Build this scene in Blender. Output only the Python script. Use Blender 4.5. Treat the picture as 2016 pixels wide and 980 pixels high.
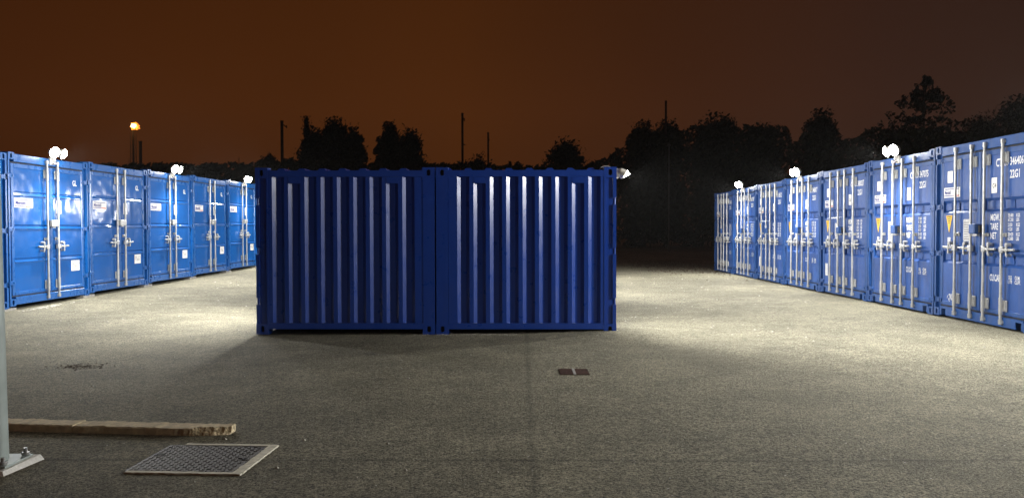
import bpy, math, random
from mathutils import Vector, Matrix
R = math.radians
scene = bpy.context.scene
for o in list(bpy.data.objects):
    bpy.data.objects.remove(o)

# ------------------------------------------------------------------ camera
CAMZ = 1.4424
F = 1595.6
cam_d = bpy.data.cameras.new("camera")
cam = bpy.data.objects.new("camera", cam_d)
scene.collection.objects.link(cam)
scene.camera = cam
cam_d.sensor_width = 36.0
cam_d.lens = 36.0 * F / 2016.0
cam_d.clip_end = 3000
cam.location = (0, 0, CAMZ)
cam.rotation_euler = (Matrix.Rotation(0.01127, 3, 'Z') @ Matrix.Rotation(math.pi / 2 - 0.02595, 3, 'X') @ Matrix.Rotation(-0.0015, 3, 'Z')).to_euler()
scene.render.resolution_x = 1024
scene.render.resolution_y = 497
scene.render.engine = 'CYCLES'
scene.cycles.use_denoising = True
scene.cycles.max_bounces = 6
scene.cycles.volume_bounces = 0
scene.cycles.sample_clamp_indirect = 6.0
scene.view_settings.view_transform = 'Standard'
scene.view_settings.look = 'None'
scene.view_settings.exposure = 0.0
scene.view_settings.gamma = 1.0
scene.view_settings.use_curve_mapping = False

# ------------------------------------------------------------------ night sky lit by town glow
world = bpy.data.worlds.new("World")
scene.world = world
world.use_nodes = True
wn, wl = world.node_tree.nodes, world.node_tree.links
wn.clear()
w_out = wn.new('ShaderNodeOutputWorld')
w_bg = wn.new('ShaderNodeBackground')
tc = wn.new('ShaderNodeTexCoord')
sep = wn.new('ShaderNodeSeparateXYZ')
wl.new(tc.outputs['Generated'], sep.inputs[0])
mrx = wn.new('ShaderNodeMapRange')
mrx.inputs['From Min'].default_value = -0.7
mrx.inputs['From Max'].default_value = 0.7
wl.new(sep.outputs['X'], mrx.inputs['Value'])
rx = wn.new('ShaderNodeValToRGB')
el = rx.color_ramp.elements
el[0].position = 0.0; el[0].color = (0.048, 0.0130, 0.0032, 1)
el[1].position = 1.0; el[1].color = (0.026, 0.0150, 0.0115, 1)
for p, c in ((0.22, (0.060, 0.0170, 0.0038, 1)), (0.45, (0.070, 0.0200, 0.0042, 1)), (0.60, (0.053, 0.0165, 0.0056, 1)), (0.78, (0.037, 0.0148, 0.0088, 1))):
    e = el.new(p); e.color = c
wl.new(mrx.outputs[0], rx.inputs[0])
rz = wn.new('ShaderNodeValToRGB')
el = rz.color_ramp.elements
el[0].position = 0.0; el[0].color = (0.86, 0.86, 0.86, 1)
el[1].position = 1.0; el[1].color = (0.35, 0.35, 0.35, 1)
for p, v in ((0.07, 0.98), (0.14, 1.08), (0.32, 0.80)):
    e = el.new(p); e.color = (v, v, v, 1)
wl.new(sep.outputs['Z'], rz.inputs[0])
cl = wn.new('ShaderNodeTexNoise')
cl.inputs['Scale'].default_value = 2.2
cl.inputs['Detail'].default_value = 3
wl.new(tc.outputs['Generated'], cl.inputs['Vector'])
clr = wn.new('ShaderNodeMapRange')
clr.inputs['To Min'].default_value = 0.80
clr.inputs['To Max'].default_value = 1.20
wl.new(cl.outputs['Fac'], clr.inputs['Value'])
m1 = wn.new('ShaderNodeVectorMath'); m1.operation = 'MULTIPLY'
wl.new(rx.outputs[0], m1.inputs[0]); wl.new(rz.outputs[0], m1.inputs[1])
m2 = wn.new('ShaderNodeVectorMath'); m2.operation = 'SCALE'
wl.new(m1.outputs[0], m2.inputs[0]); wl.new(clr.outputs[0], m2.inputs['Scale'])
wl.new(m2.outputs[0], w_bg.inputs['Color'])
w_bg.inputs['Strength'].default_value = 0.92
wl.new(w_bg.outputs[0], w_out.inputs[0])

ROW_W = 850.0      # power of one row floodlight
MID_W = 1750.0      # power of the corner floodlights
HAZE = 0.0002

# ------------------------------------------------------------------ materials
def mat(name, col, rough=0.5, metal=0.0, coat=0.0, emit=None, estr=0.0, spec=0.5, crough=0.3):
    m = bpy.data.materials.new(name); m.use_nodes = True
    b = m.node_tree.nodes['Principled BSDF']
    b.inputs['Base Color'].default_value = (*col, 1)
    b.inputs['Roughness'].default_value = rough
    b.inputs['Metallic'].default_value = metal
    b.inputs['Coat Weight'].default_value = coat; b.inputs['Coat Roughness'].default_value = crough
    b.inputs['Specular IOR Level'].default_value = spec
    if emit:
        b.inputs['Emission Color'].default_value = (*emit, 1)
        b.inputs['Emission Strength'].default_value = estr
    return m

def noisy(m, scale, amount, detail=4, bump=0.0, bump_scale=None, bump_dist=0.01, rough_var=0.0):
    nt = m.node_tree; n, l = nt.nodes, nt.links
    b = n['Principled BSDF']
    t = n.new('ShaderNodeTexCoord')
    no = n.new('ShaderNodeTexNoise'); no.inputs['Scale'].default_value = scale; no.inputs['Detail'].default_value = detail
    l.new(t.outputs['Object'], no.inputs['Vector'])
    mr = n.new('ShaderNodeMapRange')
    mr.inputs['From Min'].default_value = 0.3; mr.inputs['From Max'].default_value = 0.7
    mr.inputs['To Min'].default_value = 1 - amount; mr.inputs['To Max'].default_value = 1 + amount
    l.new(no.outputs['Fac'], mr.inputs['Value'])
    vm = n.new('ShaderNodeVectorMath'); vm.operation = 'SCALE'
    vm.inputs[0].default_value = b.inputs['Base Color'].default_value[:3]
    l.new(mr.outputs[0], vm.inputs['Scale'])
    l.new(vm.outputs[0], b.inputs['Base Color'])
    if rough_var:
        r0 = b.inputs['Roughness'].default_value
        m3 = n.new('ShaderNodeMapRange')
        m3.inputs['From Min'].default_value = 0.3; m3.inputs['From Max'].default_value = 0.7
        m3.inputs['To Min'].default_value = max(0.05, r0 - rough_var); m3.inputs['To Max'].default_value = r0 + rough_var
        n2 = n.new('ShaderNodeTexNoise'); n2.inputs['Scale'].default_value = scale * 2.3; n2.inputs['Detail'].default_value = 6
        l.new(t.outputs['Object'], n2.inputs['Vector']); l.new(n2.outputs['Fac'], m3.inputs['Value'])
        l.new(m3.outputs[0], b.inputs['Roughness'])
    if bump:
        n4 = n.new('ShaderNodeTexNoise'); n4.inputs['Scale'].default_value = bump_scale or scale; n4.inputs['Detail'].default_value = 1.0
        l.new(t.outputs['Object'], n4.inputs['Vector'])
        bp = n.new('ShaderNodeBump'); bp.inputs['Strength'].default_value = bump; bp.inputs['Distance'].default_value = bump_dist
        l.new(n4.outputs['Fac'], bp.inputs['Height'])
        l.new(bp.outputs[0], b.inputs['Normal'])
    return m

def streaks(m, amount):
    nt = m.node_tree; n, l = nt.nodes, nt.links; b = n['Principled BSDF']
    src = b.inputs['Base Color'].links[0].from_socket
    t = n.new('ShaderNodeTexCoord'); mp = n.new('ShaderNodeMapping'); mp.inputs['Scale'].default_value = (16, 16, 1.1)
    l.new(t.outputs['Object'], mp.inputs['Vector'])
    oi = n.new('ShaderNodeObjectInfo'); ad = n.new('ShaderNodeVectorMath'); ad.operation = 'ADD'
    l.new(mp.outputs[0], ad.inputs[0]); l.new(oi.outputs['Location'], ad.inputs[1])
    no = n.new('ShaderNodeTexNoise'); no.inputs['Scale'].default_value = 1.0; no.inputs['Detail'].default_value = 5
    l.new(ad.outputs[0], no.inputs['Vector'])
    mr_ = n.new('ShaderNodeMapRange'); mr_.inputs['From Min'].default_value = 0.52; mr_.inputs['From Max'].default_value = 0.72
    mr_.inputs['To Min'].default_value = 0.0; mr_.inputs['To Max'].default_value = amount
    l.new(no.outputs['Fac'], mr_.inputs['Value'])
    mx = n.new('ShaderNodeMix'); mx.data_type = 'RGBA'; l.new(mr_.outputs[0], mx.inputs['Factor']); l.new(src, mx.inputs['A'])
    mx.inputs['B'].default_value = (0.10, 0.10, 0.11, 1)
    l.new(mx.outputs['Result'], b.inputs['Base Color'])
M = {}
M['blue_left'] = noisy(mat('blue_paint_bright', (0.004, 0.082, 0.30), 0.30, coat=0.2), 3, 0.10, rough_var=0.07)
M['door_left'] = noisy(mat('blue_paint_bright_panel', (0.004, 0.082, 0.31), 0.17, coat=0.22, spec=0.42, crough=0.48), 3, 0.04, bump=1.0, bump_scale=2.6, bump_dist=0.02, rough_var=0.03)
M['blue_right'] = noisy(mat('blue_paint_worn', (0.013, 0.066, 0.235), 0.44, coat=0.0), 4, 0.14, rough_var=0.1)
M['door_right'] = noisy(mat('blue_paint_worn_panel', (0.011, 0.064, 0.26), 0.46, coat=0.3, spec=0.35, crough=0.55), 4, 0.12, bump=0.8, bump_scale=2.0, bump_dist=0.01, rough_var=0.1)
M['blue_mid'] = noisy(mat('blue_paint_deep', (0.007, 0.047, 0.30), 0.33, coat=0.35, crough=0.2), 3, 0.04, rough_var=0.07)
for k_ in ('blue_right', 'door_right'): streaks(M[k_], 0.28)
streaks(M['blue_mid'], 0.05)
M['galv'] = noisy(mat('galvanised_steel', (0.42, 0.42, 0.41), 0.42, metal=0.5), 14, 0.15, rough_var=0.1)
M['gasket'] = mat('rubber_and_hole_shade', (0.03, 0.028, 0.027), 0.7)  # door rubber; also the painted shade inside casting holes and sill pockets
M['white'] = mat('white_vinyl', (0.78, 0.77, 0.74), 0.4)
M['letter'] = mat('white_lettering', (0.80, 0.80, 0.78), 0.5)
M['ink'] = mat('dark_print', (0.03, 0.03, 0.05), 0.5)
M['navy'] = mat('navy_print', (0.02, 0.03, 0.22), 0.5)
M['red'] = mat('red_print', (0.65, 0.10, 0.05), 0.5)
M['yellow'] = mat('yellow_vinyl', (0.85, 0.50, 0.01), 0.45)
M['grey_plate'] = noisy(mat('alloy_plate', (0.55, 0.55, 0.55), 0.5), 30, 0.15)
M['plastic'] = noisy(mat('white_plastic', (0.72, 0.70, 0.64), 0.4), 8, 0.08)
M['lens'] = mat('lit_lens', (1, 1, 1), 0.3, emit=(1.0, 0.97, 0.88), estr=150.0)
M['sensor'] = mat('sensor_dome', (0.45, 0.42, 0.48), 0.25)
M['cable'] = mat('grey_cable', (0.35, 0.35, 0.33), 0.5)
M['block'] = noisy(mat('concrete_pad', (0.30, 0.29, 0.27), 0.9), 12, 0.25, detail=8)
M['pole_paint'] = noisy(mat('galvanised_pole', (0.40, 0.46, 0.44), 0.5, metal=0.2), 9, 0.12, detail=6)
M['grout'] = noisy(mat('white_grout', (0.84, 0.82, 0.76), 0.8), 14, 0.12, detail=8, bump=0.6, bump_scale=40, bump_dist=0.01)
M['surround'] = noisy(mat('cream_concrete', (0.74, 0.71, 0.58), 0.85), 25, 0.2, detail=8)
M['kerb'] = noisy(mat('kerb_concrete', (0.62, 0.52, 0.34), 0.9), 18, 0.25, detail=10, bump=0.7, bump_scale=60, bump_dist=0.006)
M['broken'] = noisy(mat('broken_concrete', (0.68, 0.56, 0.36), 0.95), 45, 0.5, detail=10, bump=1.0, bump_scale=60, bump_dist=0.012)
M['rust_iron'] = noisy(mat('rusty_iron', (0.10, 0.050, 0.035), 0.7, metal=0.3), 30, 0.4)
M['cover_iron'] = noisy(mat('cast_cover', (0.045, 0.040, 0.037), 0.6, metal=0.15), 12, 0.3, detail=8)
M['bark'] = noisy(mat('bark', (0.06, 0.045, 0.03), 0.9), 6, 0.3)
M['post_dark'] = mat('weathered_post', (0.10, 0.10, 0.095), 0.8, spec=0.1)
M['mast'] = noisy(mat('mast_concrete', (0.07, 0.055, 0.045), 0.9, spec=0.1), 3, 0.2)
M['far_steel'] = mat('far_steel', (0.035, 0.03, 0.027), 0.9, spec=0.1)
M['flame'] = mat('flame', (1, .5, .1), 0.5, emit=(1.0, 0.27, 0.03), estr=1.8)
M['flame_core'] = mat('flame_core', (1, .8, .4), 0.5, emit=(1.0, 0.70, 0.25), estr=6.0)
M['dirt'] = noisy(mat('brown_litter', (0.07, 0.052, 0.034), 0.95), 20, 0.5, detail=8)
M['stone'] = noisy(mat('pale_stone', (0.42, 0.40, 0.34), 0.85), 9, 0.3)

def leaf_mat(name, col):
    m = mat(name, col, 0.9, spec=0.08)
    nt = m.node_tree; n, l = nt.nodes, nt.links
    g = n.new('ShaderNodeNewGeometry')
    mr = n.new('ShaderNodeMapRange'); mr.inputs['To Min'].default_value = 0.55; mr.inputs['To Max'].default_value = 1.5
    l.new(g.outputs['Random Per Island'], mr.inputs['Value'])
    vm = n.new('ShaderNodeVectorMath'); vm.operation = 'SCALE'; vm.inputs[0].default_value = col
    l.new(mr.outputs[0], vm.inputs['Scale'])
    l.new(vm.outputs[0], n['Principled BSDF'].inputs['Base Color'])
    return m
M['leaf'] = leaf_mat('dark_foliage', (0.028, 0.030, 0.015))
M['leaf2'] = leaf_mat('brown_foliage', (0.036, 0.030, 0.018))
M['leaf3'] = leaf_mat('needles', (0.028, 0.032, 0.022))

# asphalt
am = bpy.data.materials.new('worn_asphalt'); am.use_nodes = True
n, l = am.node_tree.nodes, am.node_tree.links
b = n['Principled BSDF']
g = n.new('ShaderNodeTexCoord')
def nz(scale, detail=2, rough=0.6):
    t = n.new('ShaderNodeTexNoise'); t.inputs['Scale'].default_value = scale
    t.inputs['Detail'].default_value = detail; t.inputs['Roughness'].default_value = rough
    l.new(g.outputs['Object'], t.inputs['Vector']); return t
def mr(src, a, bb, c, d):
    t = n.new('ShaderNodeMapRange')
    for k, v in zip(('From Min', 'From Max', 'To Min', 'To Max'), (a, bb, c, d)):
        t.inputs[k].default_value = v
    l.new(src, t.inputs['Value']); return t.outputs[0]
def mul(a, bb):
    t = n.new('ShaderNodeMath'); t.operation = 'MULTIPLY'
    l.new(a, t.inputs[0]); l.new(bb, t.inputs[1]); return t.outputs[0]
fine = nz(66, 3, 0.85)
mid = nz(16, 3, 0.7)
big = nz(0.35, 5, 0.6)
blotch = nz(1.7, 5, 0.65)
f1 = mr(fine.outputs['Fac'], 0.36, 0.64, 0.10, 2.1)
f2 = mr(mid.outputs['Fac'], 0.34, 0.66, 0.74, 1.26)
f3 = mr(big.outputs['Fac'], 0.32, 0.68, 0.80, 1.18)
f4 = mr(blotch.outputs['Fac'], 0.34, 0.66, 0.80, 1.16)
fac = mul(mul(f1, f2), mul(f3, f4))
# paving seams: one across at y = 5.0, one along at x = 0.06, one at the left row
gs = n.new('ShaderNodeSeparateXYZ'); l.new(g.outputs['Object'], gs.inputs[0])
wob = nz(2.5, 3)
def seam(sock, at, wd, depth, cond=None):
    a_ = n.new('ShaderNodeMath'); a_.operation = 'MULTIPLY_ADD'; a_.inputs[1].default_value = 0.06; a_.inputs[2].default_value = -at-0.03
    l.new(wob.outputs['Fac'], a_.inputs[0])
    s_ = n.new('ShaderNodeMath'); s_.operation = 'ADD'; l.new(sock, s_.inputs[0]); l.new(a_.outputs[0], s_.inputs[1])
    ab = n.new('ShaderNodeMath'); ab.operation = 'ABSOLUTE'; l.new(s_.outputs[0], ab.inputs[0])
    return mr(ab.outputs[0], 0.0, wd, depth, 1.0)
fac = mul(fac, mul(seam(gs.outputs['Y'], 5.02, 0.035, 0.62), mul(seam(gs.outputs['X'], 0.07, 0.045, 0.72), seam(gs.outputs['Y'], 14.8, 0.06, 0.7))))
vm = n.new('ShaderNodeVectorMath'); vm.operation = 'SCALE'
vm.inputs[0].default_value = (0.186, 0.173, 0.123)
l.new(fac, vm.inputs['Scale'])
vor = n.new('ShaderNodeTexVoronoi'); vor.inputs['Scale'].default_value = 22
l.new(g.outputs['Object'], vor.inputs['Vector'])
chip = mr(vor.outputs['Distance'], 0.10, 0.16, 1.0, 0.0)
sp = n.new('ShaderNodeSeparateColor'); l.new(vor.outputs['Color'], sp.inputs[0])
pick = mr(sp.outputs[0], 0.955, 0.965, 0.0, 1.0)
chipf = mul(chip, pick)
mx = n.new('ShaderNodeMix'); mx.data_type = 'RGBA'
l.new(chipf, mx.inputs['Factor']); l.new(vm.outputs[0], mx.inputs['A'])
mx.inputs['B'].default_value = (0.62, 0.60, 0.54, 1)
l.new(mx.outputs['Result'], b.inputs['Base Color'])
b.inputs['Roughness'].default_value = 0.85
b.inputs['Specular IOR Level'].default_value = 0.25
bp = n.new('ShaderNodeBump'); bp.inputs['Strength'].default_value = 1.0; bp.inputs['Distance'].default_value = 0.02
l.new(fine.outputs['Fac'], bp.inputs['Height'])
l.new(bp.outputs[0], b.inputs['Normal'])
M['asphalt'] = am

# ------------------------------------------------------------------ helpers
LINK = scene.collection.objects.link
class MB:
    def __init__(s): s.v = []; s.f = []; s.m = []; s.sm = []
    def add(s, vs, fs, mi=0, smooth=False):
        k = len(s.v); s.v += [tuple(p) for p in vs]
        for f in fs: s.f.append([i + k for i in f]); s.m.append(mi); s.sm.append(smooth)
    def box(s, x0, x1, y0, y1, z0, z1, mi=0):
        v = [(x0,y0,z0),(x1,y0,z0),(x1,y1,z0),(x0,y1,z0),(x0,y0,z1),(x1,y0,z1),(x1,y1,z1),(x0,y1,z1)]
        s.add(v, [(0,3,2,1),(4,5,6,7),(0,1,5,4),(1,2,6,5),(2,3,7,6),(3,0,4,7)], mi)
    def bbox(s, x0, x1, y0, y1, z0, z1, c=0.006, mi=0):
        """box with chamfered vertical-plane front edges (front = y0)"""
        v = [(x0,y1,z0),(x1,y1,z0),(x1,y1,z1),(x0,y1,z1),
             (x0,y0+c,z0),(x1,y0+c,z0),(x1,y0+c,z1),(x0,y0+c,z1),
             (x0+c,y0,z0+c),(x1-c,y0,z0+c),(x1-c,y0,z1-c),(x0+c,y0,z1-c)]
        s.add(v, [(0,3,2,1),(0,1,5,4),(1,2,6,5),(2,3,7,6),(3,0,4,7),(4,5,9,8),(5,6,10,9),(6,7,11,10),(7,4,8,11),(8,9,10,11)], mi)
    def cyl(s, p0, p1, r0, r1=None, seg=12, mi=0, caps=True):
        r1 = r0 if r1 is None else r1
        p0, p1 = Vector(p0), Vector(p1); d = (p1 - p0).normalized()
        a = d.orthogonal().normalized(); bb = d.cross(a)
        vs = []
        for p, r in ((p0, r0), (p1, r1)):
            for i in range(seg):
                t = 2*math.pi*i/seg; vs.append(p + a*(r*math.cos(t)) + bb*(r*math.sin(t)))
        s.add(vs, [(i, (i+1) % seg, seg+(i+1) % seg, seg+i) for i in range(seg)], mi, True)
        if caps:
            s.add(vs[:seg], [tuple(range(seg))[::-1]], mi); s.add(vs[seg:], [tuple(range(seg))], mi)
    def tube(s, pts, r, seg=6, mi=0):
        for i in range(len(pts)-1): s.cyl(pts[i], pts[i+1], r, seg=seg, mi=mi)
    def prism(s, poly, axis, a0, a1, mi=0, smooth=False):
        """poly = 2-D outline; axis 'x': (y,z) extruded in x; 'z': (x,y) extruded in z; 'y': (x,z)"""
        k = len(poly)
        def P(q, t):
            return (t, q[0], q[1]) if axis == 'x' else ((q[0], q[1], t) if axis == 'z' else (q[0], t, q[1]))
        vs = [P(q, a0) for q in poly] + [P(q, a1) for q in poly]
        s.add(vs, [(i, (i+1) % k, k+(i+1) % k, k+i) for i in range(k)], mi, smooth)
        s.add(vs[:k], [tuple(range(k))[::-1]], mi); s.add(vs[k:], [tuple(range(k))], mi)
    def mesh(s, name, mats):
        me = bpy.data.meshes.new(name); me.from_pydata(s.v, [], s.f)
        for m_ in (mats if isinstance(mats, (list, tuple)) else [mats]): me.materials.append(m_)
        me.polygons.foreach_set('material_index', s.m)
        me.polygons.foreach_set('use_smooth', s.sm)
        me.update(); return me
    def build(s, name, mats, parent=None, loc=(0,0,0)):
        return put(name, s.mesh(name, mats), parent, loc)
def fixn(me):
    import bmesh
    bm = bmesh.new(); bm.from_mesh(me); bmesh.ops.recalc_face_normals(bm, faces=bm.faces); bm.to_mesh(me); bm.free()
    return me
def put(name, me, parent=None, loc=(0,0,0), rot=None):
    o = bpy.data.objects.new(name, me); LINK(o); o.location = loc
    if rot: o.rotation_euler = rot
    if parent: o.parent = parent
    return o
def empty(name, loc=(0,0,0), rz=0.0):
    o = bpy.data.objects.new(name, None); LINK(o); o.location = loc; o.rotation_euler = (0,0,rz)
    o.empty_display_size = 0.2; return o
def tag(o, label=None, cat=None, group=None, kind=None):
    if label: o['label'] = label
    if cat: o['category'] = cat
    if group: o['group'] = group
    if kind: o['kind'] = kind
    return o

_tc = {}
def text_mesh(txt, h, xs, m, bold=0.0):
    key = (txt, h, xs, m.name)
    if key not in _tc:
        c = bpy.data.curves.new('t', 'FONT'); c.body = txt; c.size = 1.0; c.offset = bold; c.resolution_u = 2
        c.space_line = 0.82
        o = bpy.data.objects.new('t', c); LINK(o)
        bpy.context.view_layer.update()
        me = bpy.data.meshes.new_from_object(o.evaluated_get(bpy.context.evaluated_depsgraph_get()))
        bpy.data.objects.remove(o)
        s = h / 0.70
        for v in me.vertices: v.co = Vector((v.co.x*s*xs, 0, v.co.y*s))
        me.materials.clear(); me.materials.append(m)
        _tc[key] = me
    return _tc[key]
def text(name, txt, h, x, z, y, parent, m, xs=0.62, bold=0.02):
    return put(name, text_mesh(txt, h, xs, m, bold), parent, (x, y, z))

# ------------------------------------------------------------------ container pieces
_cc = {}
def casting_mesh(h, m, w=0.165, d=0.17):
    """corner casting: outer faces at x=0 (side) and y=0 (front), body towards +x, +y, with oval holes"""
    key = (h, m.name)
    if key in _cc: return _cc[key]
    b_ = MB(); n_ = 16
    def plate(P, uw, uh):
        cu, cv, ru, rv = uw*0.5, uh*0.5, 0.026, 0.042
        outer = []; inner = []
        for i in range(n_):
            t = 2*math.pi*(i+0.5)/n_
            c, s_ = math.cos(t), math.sin(t)
            k = min(cu/abs(c) if abs(c) > 1e-6 else 1e9, cv/abs(s_) if abs(s_) > 1e-6 else 1e9)
            outer.append((cu + c*k, cv + s_*k))
            e = 0.6
            inner.append((cu + ru*math.copysign(abs(c)**e, c), cv + rv*math.copysign(abs(s_)**e, s_)))
        vs = [P(u, v, 0) for u, v in outer] + [P(u, v, 0) for u, v in inner] + [P(u, v, 0.05) for u, v in inner]
        fs = [(i, (i+1) % n_, n_+(i+1) % n_, n_+i) for i in range(n_)] + [(n_+i, n_+(i+1) % n_, 2*n_+(i+1) % n_, 2*n_+i) for i in range(n_)]
        b_.add(vs, fs); b_.add(vs[2*n_:], [tuple(range(n_))], 1)
        for (a0, a1) in ((0, 0), (uw, 0), (uw, uh), (0, uh)):
            j = min(range(n_), key=lambda q: (outer[q][0]-a0)**2 + (outer[q][1]-a1)**2)
            pass
        # corner triangles
        for (ca, cb) in ((0, 0), (uw, 0), (uw, uh), (0, uh)):
            js = sorted(range(n_), key=lambda q: (outer[q][0]-ca)**2 + (outer[q][1]-cb)**2)[:2]
            b_.add([P(ca, cb, 0), P(*outer[js[0]], 0), P(*outer[js[1]], 0)], [(0, 1, 2)])
    plate(lambda u, v, q: (u, q, v), w, h)
    plate(lambda u, v, q: (q, u, v), d, h)
    b_.add([(w,0,0),(w,d,0),(w,d,h),(w,0,h),(0,d,0),(0,d,h),(0,0,0),(0,0,h)], [(0,1,2,3),(1,4,5,2),(6,0,1,4),(7,3,2,5)])
    _cc[key] = b_.mesh('corner_casting', [m, M['gasket']]); return _cc[key]  # dark slot paints the shade at the bottom of the oval holes

def corrugated(b_, P, L, z0, z1, starts, rec, dep, sl):
    """vertical-rib sheet; P(u, w, z): u along, w inwards; starts = recess starts"""
    pr = [(0.0, 0.0)]
    for s_ in starts:
        if s_ + rec > L - 0.01: break
        pr += [(s_, 0), (s_+sl, dep), (s_+rec-sl, dep), (s_+rec, 0)]
    pr.append((L, 0.0))
    k = len(pr)
    vs = [P(u, w, z0) for u, w in pr] + [P(u, w, z1) for u, w in pr]
    b_.add(vs, [(i, i+1, k+i+1, k+i) for i in range(k-1)])
    vs2 = [P(u, w+0.004, z0) for u, w in pr] + [P(u, w+0.004, z1) for u, w in pr]
    b_.add(vs2, [(i+1, i, k+i, k+i+1) for i in range(k-1)])

def make_container(spec):
    K = spec['kind']; W, H, D = spec['W'], spec['H'], spec['D']
    paint, dpaint = M[spec['paint']], M[spec['door']]
    hx = W/2; ch = spec['ch']; PW = 0.115
    root = empty(spec['name'], spec['loc'], spec['rz'])
    tag(root, spec['label'], 'shipping container', spec['group'])
    key = spec['proto']
    if key not in PROTO:
        P_ = {}; PROTO[key] = P_
        # posts with a groove on the door side and a flange broken at the hinges
        hz = spec['hinges']
        for sgn, nm in ((-1, 'pl'), (1, 'pr')):
            b_ = MB(); xo = sgn*hx
            def bx(a0, a1, y0, y1, z0, z1):
                xa, xb = sorted((xo - sgn*a0, xo - sgn*a1)); b_.box(xa, xb, y0, y1, z0, z1)
            zz = [ch] + [v for h_ in hz for v in (h_-0.045, h_+0.045)] + [H-ch]
            for i in range(0, len(zz), 2):
                if zz[i+1] > zz[i]: bx(0.0, 0.042, 0.004, 0.05, zz[i], zz[i+1])
            bx(0.022, PW-0.005, 0.052, 0.145, ch, H-ch)
            bx(0.0, PW+0.03, 0.147, 0.17, ch, H-ch)
            P_[nm] = b_.mesh('corner_post', paint)
            b_ = MB()
            bx(0.0, 0.16, D-0.165, D-0.003, ch, H-ch); P_[nm+'r'] = b_.mesh('corner_post', paint)
        # header and sill
        b_ = MB(); b_.bbox(-hx+0.165, hx-0.165, 0.006, 0.10, H-0.155, H-0.022); P_['header'] = b_.mesh('header', paint)
        b_ = MB()
        s0, s1, z0, z1 = -hx+0.165, hx-0.165, 0.018, 0.148
        if K == 'long':
            a0, a1 = s0+0.05, s0+0.17
            b_.box(s0, a0, 0.006, 0.1, z0, z1); b_.box(a0, a1, 0.006, 0.1, 0.115, z1)
            b_.box(a1, -a1, 0.006, 0.1, z0, z1)
            b_.box(-a1, -a0, 0.006, 0.1, 0.115, z1); b_.box(-a0, s1, 0.006, 0.1, z0, z1)
            b_.box(a0, a1, 0.09, 0.1, z0, 0.115, 1); b_.box(-a1, -a0, 0.09, 0.1, z0, 0.115, 1)
        else:
            b_.bbox(s0, s1, 0.006, 0.1, z0, z1)
        P_['sill'] = b_.mesh('sill', [paint, M['gasket']])  # dark slot paints the shade at the back of the pockets
        b_ = MB(); zd0, zd1 = 0.172, H-0.178
        b_.box(-hx+PW, hx-PW, 0.050, 0.075, zd1+0.001, zd1+0.019); b_.box(-hx+PW, hx-PW, 0.050, 0.075, zd0-0.021, zd0-0.001)
        b_.box(-0.0055, 0.0055, 0.052, 0.07, zd0, zd1)
        P_['gasket'] = b_.mesh('gasket', M['gasket'])
        # rails, walls, roof, floor
        for sgn, nm in ((-1, 'l'), (1, 'r')):
            b_ = MB(); xa, xb = sorted((sgn*hx, sgn*(hx-0.06)))
            b_.box(xa, xb, 0.172, D-0.168, H-0.125, H-0.04); P_['rt'+nm] = b_.mesh('top_rail', paint)
            b_ = MB(); b_.box(xa, xb, 0.172, D-0.168, 0.072, 0.155); P_['rb'+nm] = b_.mesh('bottom_rail', paint)
            b_ = MB()
            Lw = D-0.172-0.168
            per = spec['ribs'][1]; st = [spec['ribs'][0] - 0.172 + per*i for i in range(int(Lw/per)+1)]
            if spec.get('rib_flip'): pass
            corrugated(b_, lambda u, w, z: (sgn*(hx-0.004-w), 0.172+u, z), Lw, 0.156, H-0.126, st, 0.165, 0.034, 0.046)
            P_['w'+nm] = b_.mesh('side_wall', paint)
            for gi, s_ in enumerate((st[1], st[-3 if K == 'mini' else -2])):
                b_ = MB(); ya = 0.172+s_+0.004; x0_, x1_ = sorted((sgn*(hx-0.007), sgn*(hx-0.001)))
                b_.box(x0_, x1_, ya, ya+0.160, H-0.215, H-0.127)
                P_['gp%d' % gi+nm] = b_.mesh('vent_cover', paint)
        b_ = MB(); b_.box(-hx+0.16, hx-0.16, D-0.1, D-0.01, H-0.125, H-0.03); b_.box(-hx+0.16, hx-0.16, D-0.1, D-0.01, 0.07, 0.155)
        corrugated(b_, lambda u, w, z: (-hx+0.16+u, D-0.02-w, z), W-0.32, 0.156, H-0.126, [0.06+0.24*i for i in range(9)], 0.17, 0.04, 0.05)
        P_['rear'] = b_.mesh('rear_wall', paint)
        b_ = MB(); pr = []; y = 0.17
        while y < D-0.30:
            pr += [(y, H-0.045), (y+0.10, H-0.045), (y+0.14, H-0.008), (y+0.205, H-0.008), (y+0.235, H-0.045)]; y += 0.2775
        pr += [(D-0.10, H-0.045)]
        pts = pr + [(D-0.10, H-0.052), (0.17, H-0.052)]
        k = len(pr)
        b_.add([(-hx+0.062, *p) for p in pr] + [(hx-0.062, *p) for p in pr], [(i, i+1, k+i+1, k+i) for i in range(k-1)])
        for xx in (-hx+0.062, hx-0.062):
            for i in range(0, k-4, 5):
                b_.add([(xx, *pr[i+1]), (xx, *pr[i+2]), (xx, *pr[i+3]), (xx, *pr[i+4])], [(0,1,2,3)])
        P_['roof'] = fixn(b_.mesh('roof', paint))
        b_ = MB(); b_.box(-hx+0.062, hx-0.062, 0.10, D-0.10, 0.10, 0.15); P_['floor'] = b_.mesh('floor', M['gasket'])
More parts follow.
